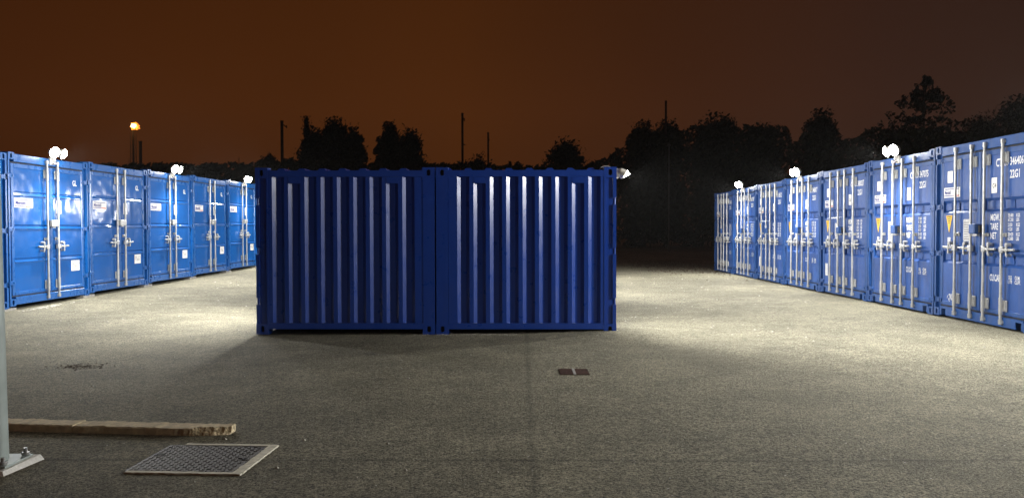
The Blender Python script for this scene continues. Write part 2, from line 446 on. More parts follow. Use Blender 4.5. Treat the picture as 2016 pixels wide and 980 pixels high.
        # doors
        for sgn, nm in ((-1, 'dl'), (1, 'dr')):
            b_ = MB(); xi, xo = sgn*0.008, sgn*(hx-PW)
            def X(a, bq): return sorted((a, bq))
            yf = 0.030
            x0_, x1_ = X(xi, xi+sgn*0.075); b_.bbox(x0_, x1_, yf, 0.075, zd0, zd1, 0.008)
            x0_, x1_ = X(xo, xo-sgn*0.075); b_.bbox(x0_, x1_, yf, 0.075, zd0, zd1, 0.008)
            xa, xb = X(xi+sgn*0.075, xo-sgn*0.075)
            b_.bbox(xa, xb, yf+0.001, 0.075, zd1-0.075, zd1, 0.006); b_.bbox(xa, xb, yf+0.001, 0.075, zd0, zd0+0.06, 0.006)
            y0 = 0.040
            pr = [(zd0+0.058, y0)]
            if K == 'long':
                for zc in (0.91, 1.66):
                    pr += [(zc-0.095, y0), (zc-0.06, y0+0.032), (zc+0.06, y0+0.032), (zc+0.095, y0)]
            else:
                for zc in spec['lines']:
                    pr += [(zc-0.045, y0), (zc-0.03, y0-0.012), (zc-0.018, y0-0.012), (zc+0.022, y0+0.016), (zc+0.030, y0+0.016), (zc+0.045, y0)]
            pr.append((zd1-0.073, y0)); k = len(pr)
            b_.add([(xa, y, z) for z, y in pr] + [(xb, y, z) for z, y in pr], [(i, k+i, k+i+1, i+1) for i in range(k-1)], 1)
            b_.add([(xa, 0.074, zd0+0.05), (xb, 0.074, zd0+0.05), (xb, 0.074, zd1-0.06), (xa, 0.074, zd1-0.06)], [(0,3,2,1)], 0)
            if K == 'long':     # shallow raised fields inside the channels
                for zc in (0.91, 1.66):
                    span = xb-xa; q = 4
                    for i in range(q):
                        u0 = xa+span*(i+0.18)/q; u1 = xa+span*(i+0.82)/q
                        b_.bbox(u0, u1, y0+0.018, y0+0.031, zc-0.055, zc+0.055, 0.008, 1)
            P_[nm] = b_.mesh('door', [paint, dpaint])
        # bar
        b_ = MB(); b_.cyl((0,0,0.075), (0,0,H-0.085), 0.019, seg=14)
        for zc, d_ in ((0.085, 1), (H-0.095, -1)):
            b_.cyl((0,0,zc-0.03), (0,0,zc+0.03), 0.028, seg=12)
            b_.box(-0.03, 0.03, -0.008, 0.034, zc-0.012*1.5, zc+0.012*1.5)
        for zc in (0.30, H-0.31):
            b_.cyl((0,0,zc-0.11), (0,0,zc+0.11), 0.025, seg=14)
        P_['bar'] = b_.mesh('locking_bar', M['galv'])
        b_ = MB()
        b_.bbox(-0.030, 0.072, 0.016, 0.03, -0.075, 0.075, 0.003); b_.bbox(0.028, 0.062, 0.002, 0.016, -0.06, 0.06, 0.003)
        P_['brk'] = b_.mesh('bracket', M['galv'])
        b_ = MB()
        b_.bbox(-0.045, 0.05, 0.012, 0.028, -0.025, 0.025, 0.003); b_.cyl((0,0.0,-0.02), (0,0.0,0.02), 0.028, seg=12)
        P_['brk2'] = b_.mesh('bracket', M['galv'])
        for sgn, nm in ((-1, 'hl'), (1, 'hr')):
            b_ = MB(); e = sgn
            def bs(a, bq, *r): xa, xb = sorted((e*a, e*bq)); b_.bbox(xa, xb, *r)
            bs(-0.03, 0.055, -0.030, 0.02, -0.040, 0.040, 0.008)           # hub
            b_.cyl((e*0.05, -0.018, 0.0), (e*0.30, -0.020, 0.006), 0.020, 0.015, 10)
            bs(0.12, 0.165, -0.045, 0.024, -0.022, 0.022, 0.006)           # catch
            b_.cyl((e*0.145, -0.028, -0.075), (e*0.145, -0.028, 0.075), 0.014, seg=10)
            b_.cyl((e*0.135, -0.03, 0.068), (e*0.135, 0.028, 0.068), 0.028, seg=12)
            b_.cyl((e*0.150, -0.03, -0.068), (e*0.150, 0.028, -0.068), 0.024, seg=12)
            P_[nm] = b_.mesh('handle', M['galv'])
            b_ = MB()   # hinge: pin on the post gap and a blade on the door
            b_.cyl((e*(hx-0.030), 0.026, -0.043), (e*(hx-0.030), 0.026, 0.043), 0.017, seg=10)
            def q3(a, bq, *r): xa, xb = sorted((e*a, e*bq)); b_.bbox(xa, xb, *r)
            q3(hx-0.045, hx-PW-0.035, 0.016, 0.029, -0.036, 0.036, 0.005)
            b_.cyl((e*(hx-PW-0.03), 0.016, 0), (e*(hx-PW-0.03), 0.029, 0), 0.036, seg=14)
            b_.cyl((e*(hx-PW-0.018), 0.006, 0), (e*(hx-PW-0.018), 0.016, 0), 0.012, seg=8)
            P_['hinge'+nm] = b_.mesh('hinge', paint)
        b_ = MB()
        if K == 'long':
            b_.bbox(-0.075, 0.075, -0.085, 0.029, -0.07, 0.07, 0.01); b_.box(0.0755, 0.12, -0.03, 0.028, -0.055, 0.05, 1)
            b_.box(-0.03, 0.07, -0.05, -0.01, -0.10, -0.071, 2)
            P_['lb'] = b_.mesh('lock_box', [paint, M['gasket'], M['galv']])
        else:
            b_.bbox(-0.115, 0.115, -0.075, -0.02, -0.06, 0.06, 0.008); b_.box(-0.06, 0.06, -0.0195, 0.029, -0.05, 0.05, 1)
            b_.box(-0.05, 0.03, -0.05, -0.025, -0.085, -0.061)
            P_['lb'] = b_.mesh('lock_box', [M['galv'], M['gasket']])
    P_ = PROTO[key]
    o = lambda nm, k_, par=root, loc=(0,0,0), rot=None: put(nm, P_[k_], par, loc, rot)
    cm = casting_mesh(ch, paint)
    for sx, fy, sz in [(a, b2, c) for a in (-1, 1) for b2 in (0, 1) for c in (0, 1)]:
        c = put('corner_casting', cm, root, (sx*hx, D if fy else 0, H-ch if sz else 0))
        c.scale = (-sx, -1 if fy else 1, 1)
    for k_ in ('pl', 'pr', 'plr', 'prr'): o('corner_post', k_)
    o('header', 'header'); o('sill', 'sill'); o('gasket', 'gasket')
    for s_ in 'lr':
        o('top_rail', 'rt'+s_); o('bottom_rail', 'rb'+s_)
        w = o('side_wall', 'w'+s_); o('vent_cover', 'gp0'+s_, w); o('vent_cover', 'gp1'+s_, w)
    o('rear_wall', 'rear'); o('roof', 'roof'); o('floor', 'floor')
    dl = o('door', 'dl'); dr = o('door', 'dr')
    hb = spec['handle_z']; yb = 0.002-0.022
    for bx_ in spec['bars']:
        dd = dl if bx_ < 0 else dr
        o('locking_bar', 'bar', dd, (bx_, yb, 0))
        for zc in (0.30, H-0.31): o('bracket', 'brk', dd, (bx_, 0, zc))
        o('bracket', 'brk2', dd, (bx_, 0, spec['midb']))
        o('handle', 'hl' if bx_ < 0 else 'hr', dd, (bx_, -0.012, hb))
    for z in spec['hinges']: o('hinge', 'hingehl', dl, (0, 0, z)); o('hinge', 'hingehr', dr, (0, 0, z))
    if spec.get('lock', True): o('lock_box', 'lb', dr, (0.0 if K != 'long' else -0.03, 0, spec['lock_z']))
    return root, dl, dr
PROTO = {}

def plate(name, x0, x1, z0, z1, y, parent, m, r=0.01):
    key = ('plate', round(x1-x0, 3), round(z1-z0, 3), m.name)
    if key not in _cc:
        b_ = MB(); w, h = x1-x0, z1-z0
        poly = []
        for cx_, cz_, a in ((w-r, r, -90), (w-r, h-r, 0), (r, h-r, 90), (r, r, 180)):
            for q in range(4): t = R(a+q*30); poly.append((cx_+r*math.cos(t), cz_+r*math.sin(t)))
        b_.prism(poly, 'y', -0.002, 0.0); _cc[key] = fixn(b_.mesh(name, m))
    return put(name, _cc[key], parent, (x0, y, z0))

def lettering(parent, name, items):
    """each word or line its own part"""
    last = None
    for t, h, x, z, xs, m in items:
        last = put(name, text_mesh(t, h, xs, m, 0.02), parent, (x, 0.0385, z))
    return last

def brand_sticker(parent, x, z, w, h, y, flip=False):
    s = plate('brand_sticker', x, x+w, z, z+h, y, parent, M['white'], 0.006)
    b_ = MB()
    b_.box(w*0.08, w*0.92, -0.0045, -0.0025, h*0.80, h*0.88); b_.box(w*0.02, w*0.60, -0.0045, -0.0025, h*0.14, h*0.22)
    b_.build('stripe', M['navy'], s) if False else put('stripe', b_.mesh('stripe', M['navy']), s)
    b_ = MB(); b_.box(w*0.61, w*0.95, -0.0045, -0.0025, h*0.10, h*0.22); put('stripe', b_.mesh('stripe', M['red']), s)
    put('lettering', text_mesh('Mendell', h*0.40, 0.62 if w < .5 else .95, M['navy'], 0.02), s, (w*0.06, -0.0045, h*0.32))
    return s

# ------------------------------------------------------------------ floodlight
def make_flood(name, label, group, loc, rz, H_, dx=0.0, power=1000.0, aim=(0,-1,-1), cone=170, corner=False, head_z=0.09):
    """stands on a container's front: local x across, -y out of the face; loc = container origin"""
    root = empty(name, (loc[0], loc[1], loc[2]), rz)
    # move the base to its place on the header
    off = Matrix.Rotation(rz, 3, 'Z') @ Vector((dx, 0, 0))
    root.location = (loc[0]+off.x, loc[1]+off.y, loc[2]+H_)
    tag(root, label, 'floodlight', group)
    b_ = MB(); b_.bbox(-0.06, 0.06, -0.035, 0.004, -0.13, 0.0, 0.012); b_.cyl((0,-0.034,-0.05), (0,-0.07,-0.045), 0.034, 0.028, 14)
    b_.build('base', M['plastic'], root)
    b_ = MB(); n_ = 8
    vs, fs = [], []
    for i in range(5):
        t = math.pi/2*i/4
        for j in range(14):
            a = 2*math.pi*j/14
            vs.append((0.036*math.cos(t)*math.cos(a), -0.07-0.034*math.cos(t)*math.sin(a)*1.0, -0.095-0.04*math.sin(t)))
    for i in range(4):
        for j in range(14): fs.append((i*14+j, i*14+(j+1) % 14, (i+1)*14+(j+1) % 14, (i+1)*14+j))
    b_.add(vs, fs, 0, True); b_.build('motion_sensor', M['sensor'], root)
    A = Vector(aim).normalized()
    heads = ((-1,), (1,)) if not corner else ((-1,), (1,))
    for (sx,) in heads:
        hp = Vector((sx*0.125, -0.12, head_z)) if not corner else Vector((sx*0.052, -0.085, -0.055))
        hr = 0.058 if corner else 0.098
        d = (A + Vector((sx*0.3, 0, 0))).normalized() if corner else Vector((sx*0.35, -1, -0.35)).normalized()
        b_ = MB(); b_.cyl(hp - d*0.05, hp + d*0.035, hr*0.7, hr, 18, caps=False)
        b_.cyl(hp - d*0.075, hp - d*0.05, hr*0.35, hr*0.7, 18)
        b_.cyl((sx*0.02, -0.05, -0.04), hp - d*0.06, 0.014, 0.012, 8)
        hd = b_.build('lamp_head', M['plastic'], root)
        b_ = MB(); la = d.orthogonal().normalized(); lb_ = d.cross(la); vs = []; fs = []
        for i_ in range(6):
            t = math.pi/2*i_/5
            for j_ in range(18):
                a = 2*math.pi*j_/18
                vs.append(hp + d*(0.026+hr*0.62*math.sin(t)) + (la*math.cos(a)+lb_*math.sin(a))*hr*0.94*max(0.02, math.cos(t)))
        for i_ in range(5):
            for j_ in range(18): fs.append((i_*18+j_, i_*18+(j_+1) % 18, (i_+1)*18+(j_+1) % 18, (i_+1)*18+j_))
        b_.add(vs, fs, 0, True); b_.build('lens', M['lens'], hd)
    d = d
    ld = bpy.data.lights.new('flood_bulb', 'SPOT'); ld.energy = power; ld.color = (1.0, 0.985, 0.94)
    ld.shadow_soft_size = 0.06
    ld.spot_size = R(cone); ld.spot_blend = 0.75
    lo = bpy.data.objects.new('bulb', ld); LINK(lo); lo.parent = root
    lo.location = (0, -0.34, head_z) if not corner else (0, -0.17, -0.07)
    lo.rotation_euler = A.to_track_quat('-Z', 'Y').to_euler()
    return root

# ------------------------------------------------------------------ the place: ground
def sstep(a, b2, x):
    t = min(1, max(0, (x-a)/(b2-a))); return t*t*(3-2*t)
XL, aL, zL, sL, YL = -8.55179, 0.01163, -1.32038+CAMZ, 0.01183, 13.43016
XR, aR, zR, sR, YR = 6.44626, 0.00637, -1.36016+CAMZ, -0.00566, 12.72392
SP = 2.47
def ground_z(x, y):
    yc = min(max(y, 4), 40)
    gl = zL + sL*(yc-YL) - 0.055
    gr = zR + sR*(yc-YR) - 0.012
    z = gl*sstep(-3.9, -8.0, x)*sstep(4.0, 11.0, y) if x < 0 else gr*sstep(1.6, 6.0, x)*sstep(2.0, 9.0, y)
    if x < 0: z = gl*(1-sstep(-8.0, -3.9, x))*sstep(4.0, 11.0, y)
    z += 0.066*math.exp(-((x-1.35)/1.0)**2 - ((y-11.2)/0.9)**2)
    z += 0.010*math.sin(x*1.3+0.5*y)*math.sin(y*0.9-0.3*x)*sstep(7, 12, y)
    z -= 0.006
    return z
gx = [-500, -300, -150, -80, -40, -25] + [-18+0.25*i for i in range(int(30/0.25)+1)] + [14, 17, 22, 30, 50, 90, 160, 300, 500]
gy = [-300, -120, -50, -20, -8, -3] + [0.25*i for i in range(0, 161)] + [42, 45, 50, 56, 62, 70, 90, 130, 200, 320, 500]
b_ = MB(); nx = len(gx)
vs = [(x, y, ground_z(x, y)) for y in gy for x in gx]
b_.add(vs, [(j*nx+i, j*nx+i+1, (j+1)*nx+i+1, (j+1)*nx+i) for j in range(len(gy)-1) for i in range(nx-1)], 0, True)
tag(b_.build('ground', M['asphalt']), kind='structure')

# ------------------------------------------------------------------ rows of containers
def row_loc(side, i):
    d = SP*(i+0.5)
    if side == 'L': return (XL + d*math.sin(aL), YL + d*math.cos(aL), zL + sL*d)
    return (XR + d*math.sin(aR), YR + d*math.cos(aR), zR + sR*d)
RZL = math.pi/2 - aL
RZR = -math.pi/2 - aR

l_labels = {
 -1: 'leftmost blue container, only its edge showing beside the galvanised pole',
  0: 'blue two bar container at left with the nearest floodlight of its row above it',
  1: 'blue two bar container without floodlight, second full one from the left edge',
  2: 'blue two bar container under the middle floodlight of the left row',
  3: 'blue two bar container without floodlight, fourth full one from the left edge',
  4: 'blue two bar container under the farthest left floodlight, half hidden behind the centre pair'}
LH = (0.39, 1.30, 2.20)
for i in range(-1, 5):
    root, dl, dr = make_container(dict(kind='short', proto='short', name='storage_container', label=l_labels[i],
        group='blue containers in the left row', W=2.438, H=2.591, D=2.99, ch=0.118, paint='blue_left', door='door_left',
        loc=row_loc('L', i), rz=RZL, hinges=LH, lines=(0.76, 1.33, 1.90), bars=(-0.165, 0.165), handle_z=0.98, midb=1.12,
        lock_z=1.40, ribs=(0.3, 0.2775)))
    brand_sticker(dl, -1.02, 1.665, 0.52, 0.165, 0.0375)
    s = plate('number_sticker', 0.195, 0.355, 1.58, 1.82, 0.0375, dr, M['white'], 0.004)
    put('lettering', text_mesh('B' + str(7+i), 0.06, 0.8, M['ink'], 0.02), s, (0.055, -0.0045, 0.13))
    s = plate('data_sticker', 0.66, 0.94, 0.50, 0.70, 0.0375, dr, M['white'], 0.004)
    put('lettering', text_mesh('NO  C 7  4\nT  %d20 E' % (i+2), 0.045, 0.9, M['ink'], 0.0), s, (0.02, -0.0045, 0.12))
    lettering(dr, 'emblem', [('GL', 0.10, 0.74, 2.12, 0.8, M['letter'])])

r_labels = {
 -1: 'worn blue container at the right edge lettered 346406 with graffiti at its foot',
  0: 'worn blue container numbered 347075 under the brightest right floodlight',
  1: 'four bar container without floodlight, just beyond the one numbered 347075',
  2: 'four bar blue container under the middle floodlight of the right row',
  3: 'four bar container without floodlight between the middle and far right floodlights',
  4: 'four bar blue container under the farthest floodlight of the right row',
  5: 'farthest container of the right row, at its dark end',
 -2: 'four bar container nearest the viewer in the right row, first outside the picture',
 -3: 'four bar container second outside the picture in the right row',
 -4: 'four bar container third outside the picture in the right row'}
nums = {-1: '346406', 0: '347075', 1: '380037', 2: '346817', 3: '345512', 4: '347337', 5: '346051', -2: '347120', -3: '345008', -4: '346333'}
for i in range(-4, 6):
    root, dl, dr = make_container(dict(kind='long', proto='long', name='shipping_container', label=r_labels[i],
        group='worn blue containers in the right row', W=2.438, H=2.591, D=6.058, ch=0.118, paint='blue_right', door='door_right',
        loc=row_loc('R', i), rz=RZR, hinges=(0.24, 0.95, 1.66, 2.36), bars=(-0.59, -0.165, 0.165, 0.59), handle_z=1.05, midb=1.25,
        lock_z=1.33, ribs=(0.3, 0.2775)))
    y = 0.0375
    plate('notice', -0.92, -0.77, 2.02, 2.20, y, dl, M['white'], 0.02)
    brand_sticker(dl, -1.02, 1.80, 0.46, 0.15, y)
    if i not in (5,):
        b_ = MB(); b_.prism([(-0.09, 0.26), (0.09, 0.26), (0, 0)], 'y', -0.002, 0); w = put('warning_triangle', fixn(b_.mesh('warning_triangle', M['yellow'])), dl, (-0.86, y, 1.27))
        b_ = MB()
        for q in range(4): b_.box(-0.062+0.013*q, 0.062-0.013*q, -0.004, -0.0025, 0.235-0.03*q, 0.245-0.03*q)
        put('print', b_.mesh('print', M['rust_iron']), w)
    plate('notice', -0.90, -0.82, 1.06, 1.20, y, dl, M['white'], 0.003)
    s = plate('data_plate', -0.46, -0.28, 1.15, 1.47, y, dl, M['grey_plate'], 0.02)
    b_ = MB()
    for q in range(8): b_.box(0.02, 0.16-0.02*(q % 3), -0.0040, -0.0025, 0.03+0.034*q, 0.038+0.034*q)
    put('print', b_.mesh('print', M['ink']), s)
    if i in (1, 3): plate('notice', -0.98, -0.84, 0.36, 0.62, y, dl, M['grey_plate'], 0.02)
    s = plate('number_sticker', 0.245, 0.375, 1.82, 2.03, y, dr, M['white'], 0.003)
    put('lettering', text_mesh('C4' if i == -1 else 'C%d' % (5+i), 0.065, 0.75, M['ink'], 0.02), s, (0.028, -0.0045, 0.07))
    W_ = M['letter']
    lettering(dr, 'lettering', [
        ('CTXU', 0.105, 0.34, 2.175, 0.72, W_), (nums[i], 0.105, 0.66, 2.175, 0.66, W_), ('22G1', 0.105, 0.66, 2.005, 0.70, W_)])
    items = []
    for q, (t, v) in enumerate((('MGW.', ('30.480 KGS', '67.200 LBS')), ('TARE', (' 2.050 KGS', ' 4.520 LBS')), ('NET', ('28.430 KGS', '62.680 LBS')))):
        items.append((t, 0.088, 0.225, 1.445-0.125*q, 0.62, W_))
        for r_, tt in enumerate(v):
            a, c = tt.split(' ')[-2:]
            items.append((a, 0.046, 0.635, 1.488-0.125*q-0.058*r_, 0.66, W_)); items.append((c, 0.046, 0.815, 1.488-0.125*q-0.058*r_, 0.66, W_))
    if i not in (1,):
        items += [('CU.CAP.', 0.088, 0.225, 0.62, 0.55, W_), ('33.2', 0.046, 0.66, 0.665, 0.66, W_), ('CU.M.', 0.046, 0.80, 0.665, 0.66, W_),
              ('1.173', 0.046, 0.645, 0.607, 0.66, W_), ('CU.FT.', 0.046, 0.80, 0.607, 0.66, W_)]
    lettering(dr, 'lettering', items)
    if i == -1:
        random.seed(5); b_ = MB()
        for q in range(11):
            x0_ = -0.90+0.03*q; p = [Vector((x0_, 0.0375, 0.27+random.uniform(-.02, .03)))]
            for t in range(4): p.append(p[-1] + Vector((random.uniform(-.02, .045), 0, random.uniform(-.07, .07))))
            for a in p: a.z = min(max(a.z, 0.235), 0.345)
            b_.tube(p, 0.003, 4)
        b_.build('graffiti', M['letter'], dl)

# centre pair, back to back
mid_spec = dict(kind='mini', proto='mini', name='mini_container', W=2.2, H=2.26, D=2.44, ch=0.142, paint='blue_mid', door='blue_mid',
    hinges=(0.45, 1.13, 1.80), lines=(0.70, 1.15, 1.62), bars=(-0.165, 0.165), handle_z=0.95, midb=1.10, lock_z=1.25, group='pair of small blue containers in the middle')
YM = 10.9646
s1 = dict(mid_spec); s1.update(loc=(-3.6018, YM+1.1, 0), rz=-math.pi/2-0.004, label='small blue container, left one of the centre pair, in front of the left row', ribs=(0.228, 0.2215), proto='mini_a')
ra, dla, dra = make_container(s1)
s2 = dict(mid_spec); s2.update(loc=(1.292, YM-0.02+1.1, 0), rz=math.pi/2-0.004, label='small blue container, right one of the centre pair, white lamp at its top corner', ribs=(0.215, 0.2215), proto='mini_b')
rb, dlb, drb = make_container(s2)

# ------------------------------------------------------------------ floodlights
aim = (0.0, -1.0, -1.0)
for side, idx, labs in (('L', (0, 2, 4), ('twin floodlight glaring above the left row, nearest of its three', 'twin floodlight glaring above the left row, middle of its three', 'twin floodlight glaring above the left row, farthest, beside the centre pair')),
                        ('R', (0, 2, 4), ('twin floodlight above the container numbered 347075', 'twin floodlight above the right row, middle of the three in view', 'twin floodlight above the right row, farthest and smallest of the three'))):
    for k, i in enumerate(idx):
        make_flood('floodlight', labs[k], 'floodlights above the container rows', row_loc(side, i), RZL if side == 'L' else RZR, 2.591, power=ROW_W, aim=aim)
for i in (-2, -4):
    make_flood('floodlight', 'twin floodlight above a right row container outside the picture, %s' % ('next to the frame' if i == -2 else 'beside the viewer'),
               'floodlights above the container rows', row_loc('R', i), RZR, 2.591, power=ROW_W*(1.4 if i == -2 else 0.45), aim=(0.1, -1, -0.75))
LA = dict(power=MID_W*0.8, aim=(0.30, -1, -0.42), cone=165, corner=True)
RA = dict(power=MID_W*0.6, aim=(0.38, -1, -0.62), cone=150, corner=True)
fa = make_flood('corner_floodlight', 'floodlight at the far top corner of the left centre container, facing the left row', None, (-3.6018, YM+1.1, 0), -math.pi/2, 2.26-0.02, dx=-1.02, **LA)
fb = make_flood('corner_floodlight', 'white floodlight with a cable loop at the top corner of the right centre container', None, (1.292, YM+1.08, 0), math.pi/2, 2.26-0.02, dx=-1.02, **RA)
# the island of small containers goes on behind the front pair, lamps along both sides
IW = ('second', 'third', 'fourth', 'fifth', 'sixth', 'seventh', 'eighth')
for k in range(1, 8):
    dy = 2.235*k
    for sd in ('left', 'right'):
        c = dict(mid_spec); c.update(loc=((-3.6018 if sd == 'left' else 1.292), YM+1.1+dy, 0.0), rz=(-math.pi/2 if sd == 'left' else math.pi/2),
            ribs=(0.228, 0.2215), proto='mini_a' if sd == 'left' else 'mini_b', group='small blue containers lined up behind the centre pair',
            label='small blue container hidden behind the centre pair, %s of the %s side' % (IW[k-1], sd))
        make_container(c)
        if k in (3, 5):
            make_flood('corner_floodlight', 'hidden floodlight on the %s small container of the %s side' % (IW[k-1], sd), 'floodlights behind the centre pair',
                (c['loc'][0], c['loc'][1], 0), c['rz'], 2.24, dx=-1.02, power=MID_W*(0.38 if sd == 'left' else 0.5), aim=(0, -1, -0.6), cone=150, corner=True)
b_ = MB(); pts = []
for q in range(13):
    t = math.pi*q/12; pts.append((0.02, 0.14+0.10*math.cos(t), -0.045+0.085*math.sin(t)))
b_.tube(pts, 0.007, 6)
pts = [(0.0, -0.09 - 0.09*math.sin(math.pi*q/8), -0.02-0.09*q/8) for q in range(9)]
b_.tube(pts, 0.006, 6)
b_.build('cable', M['cable'], fb)

# pads under the castings of the left row
for i in range(-1, 6):
    d = SP*i; x, y = XL + d*math.sin(aL), YL + d*math.cos(aL)
    zt = zL + sL*(d-SP/2) if i > -1 else zL + sL*(d+SP/2)
    gz = ground_z(x, y)
    b_ = MB(); b_.bbox(-0.20, 0.20, -0.16, 0.16, gz-0.05, zt-0.001 if i == -1 else min(zt, zL+sL*(d-SP/2))-0.001, 0.01)
    o = b_.build('concrete_pad', M['block'], None, (x-0.17, y, 0)); o.rotation_euler = (0, 0, RZL)
    tag(o, ['grey pad under the container corner beside the pole', 'grey pad at the left foot of the nearest floodlit left container',
            'grey pad at the right foot of the nearest floodlit left container', 'grey pad at the left foot of the left container under the middle floodlight',
            'grey pad at the right foot of the left container under the middle floodlight', 'grey pad at the left foot of the farthest left container',
            'grey pad at the right foot of the farthest left container'][i+1], 'concrete pad', 'concrete pads under the left row')

# ------------------------------------------------------------------ foreground
# galvanised pole
root = empty('lamp_post', (-3.215, 4.865, -0.012)); root.rotation_euler = (0, R(-0.4), 0); tag(root, 'grey galvanised post with a bolted base at the left edge', 'post')
b_ = MB(); b_.cyl((0,0,0.03), (0,0,2.2), 0.083, 0.070, 32); b_.cyl((0,0,2.2), (0,0,6.0), 0.070, 0.045, 32); b_.build('pole', M['pole_paint'], root)
b_ = MB()
b_.add([(-0.24,-0.21,0),(0.185,-0.19,0),(0.215,0.17,0),(-0.24,0.18,0),(-0.2,-0.185,0.035),(0.165,-0.17,0.028),(0.195,0.155,0.04),(-0.2,0.16,0.03)],
       [(0,3,2,1),(4,5,6,7),(0,1,5,4),(1,2,6,5),(2,3,7,6),(3,0,4,7)])
b_.build('base', M['grout'], root)
b_ = MB(); b_.box(-0.16, 0.16, -0.14, 0.14, 0.036, 0.048); b_.build('base_plate', M['pole_paint'], root)
for x, y in ((0.13, 0.11), (0.13, -0.11), (-0.13, 0.11), (-0.13, -0.11)):
    b_ = MB(); b_.cyl((x,y,0.050), (x,y,0.068), 0.024, seg=6); b_.cyl((x,y,0.068), (x,y,0.094), 0.012, seg=8); b_.build('bolt', M['galv'], root)
b_ = MB(); b_.cyl((0,0,6.0), (0.5,0,6.35), 0.03, 0.028, 10); b_.box(0.4, 0.95, -0.12, 0.12, 6.30, 6.38); b_.build('lamp_arm', M['pole_paint'], root)

# kerb stones
import bmesh
from mathutils import noise as mnoise
def kerb(name, label, x0, x1, broken):
    L = x1-x0; n_ = int(L/0.02); b_ = MB(); prof = [(0,0.0),(0,0.046),(0.008,0.054),(0.157,0.054),(0.165,0.046),(0.165,0.0)]
    rows = []
    for i in range(n_+1):
        u = L*i/n_; row = []
        for j, (py, pz) in enumerate(prof):
            dn = mnoise.noise(Vector((u*9, py*30, pz*30+x0*7)))*0.006 + mnoise.noise(Vector((u*37, py*60, pz*90+x0*3)))*0.005
            yy, z_ = py+dn, pz + (dn if pz > 0.04 else 0)
            if broken and u > L-0.26:
                t = (u-(L-0.26))/0.26
                cut = t*0.115*(0.8+0.5*mnoise.noise(Vector((u*22, 3, 1))))
                if j in (0, 1, 2): yy += cut*(0.65 if j == 0 else 0.95)*(1 if j else 0.7)
                if j == 1: z_ -= 0.03*t
            row.append((u, yy, z_))
        rows.append(row)
    k = len(prof); vs = [p for r_ in rows for p in r_]
    for i in range(n_):
        for j in range(k-1):
            mi = 1 if (broken and i > n_-14 and j in (0, 1)) else 0
            b_.f.append([i*k+j, (i+1)*k+j, (i+1)*k+j+1, i*k+j+1]); b_.m.append(mi); b_.sm.append(False)
    b_.v = vs
    b_.f.append(list(range(k))); b_.m.append(0); b_.sm.append(False)
    b_.f.append([n_*k+j for j in range(k)][::-1]); b_.m.append(1 if broken else 0); b_.sm.append(False)
    me = fixn(b_.mesh(name, [M['kerb'], M['broken']]))
    o = put(name, me, None, (0, 0, 0)); ang = -0.092
    o.rotation_euler = (0, 0, ang)
    ox, oy = -2.06, 5.58; s_ = x0
    o.location = (ox + s_*math.cos(ang), oy + s_*math.sin(ang), -0.008)
    tag(o, label, 'kerb stone', 'kerb stones lying at the left'); return o
kerb('kerb_stone', 'concrete kerb stone with a broken right end', -1.13, 0.0, True)
kerb('kerb_stone', 'concrete kerb stone beside the pole, left of the broken one', -2.2, -1.138, False)

# access cover in its pale surround
root = empty('access_cover', (-1.995, 5.04, 0), -0.05); tag(root, 'dark metal access cover in a pale concrete frame, foreground left', 'access cover')
b_ = MB(); a, c = 0.36, 0.325
def rag(x0_, x1_, y0_, y1_):
    """ragged slab outline"""
    pts = []
    for (ax, ay), (bx_, by) in (((x0_,y0_),(x1_,y0_)), ((x1_,y0_),(x1_,y1_)), ((x1_,y1_),(x0_,y1_)), ((x0_,y1_),(x0_,y0_))):
        q = max(2, int(math.hypot(bx_-ax, by-ay)/0.025))
        for i in range(q):
            t = i/q; x, y = ax+(bx_-ax)*t, ay+(by-ay)*t
            pts.append((x+random.uniform(-.004, .004), y+random.uniform(-.004, .004)))
    b_.prism(pts, 'z', -0.02, 0.004)
random.seed(3)
rag(-a+0.02, a, -c, -c+0.035); rag(a-0.055, a+0.005, -c+0.036, c); rag(-a+0.10, a-0.056, c-0.035, c)
fixn_me = fixn(b_.mesh('surround', M['surround'])); put('surround', fixn_me, root)
b_ = MB(); b_.box(-a, a-0.062, -c+0.040, c-0.038, -0.02, 0.001)
px = -a+0.02
import itertools
for i, j in itertools.product(range(20), range(17)):
    x = -a+0.03+i*0.033; y = -c+0.062+j*0.033
    if x > a-0.085 or y > c-0.055: continue
    if (i+j) % 2: b_.box(x-0.012, x+0.012, y-0.003, y+0.003, 0.001, 0.0035)
    else: b_.box(x-0.003, x+0.003, y-0.012, y+0.012, 0.001, 0.0035)
b_.build('lid', M['cover_iron'], root)
for x, y in ((0.255, 0.0), (-0.32, 0.06)):
    b_ = MB(); b_.box(x-0.03, x+0.03, y-0.012, y+0.012, 0.0065, 0.0075); b_.build('key_slot', M['gasket'], root)

# drain grate
gz = ground_z(0.53, 8.13)
root = empty('drain_grate', (0.53, 8.13, gz)); tag(root, 'small rusty double drain grate sunk in the asphalt, right of centre', 'drain grate')
b_ = MB(); b_.box(-0.15, 0.15, -0.17, 0.17, -0.02, 0.003); b_.build('pit', M['dirt'], root)
b_ = MB()
for q in range(7):
    y = -0.14+q*0.046; b_.box(-0.143, -0.014, y-0.011, y+0.011, 0.003, 0.009); b_.box(0.014, 0.143, y-0.011, y+0.011, 0.003, 0.009)
b_.build('bars', M['rust_iron'], root)
b_ = MB(); b_.box(-0.013, 0.013, -0.17, 0.17, 0.003, 0.010); b_.build('centre_bar', M['block'], root)

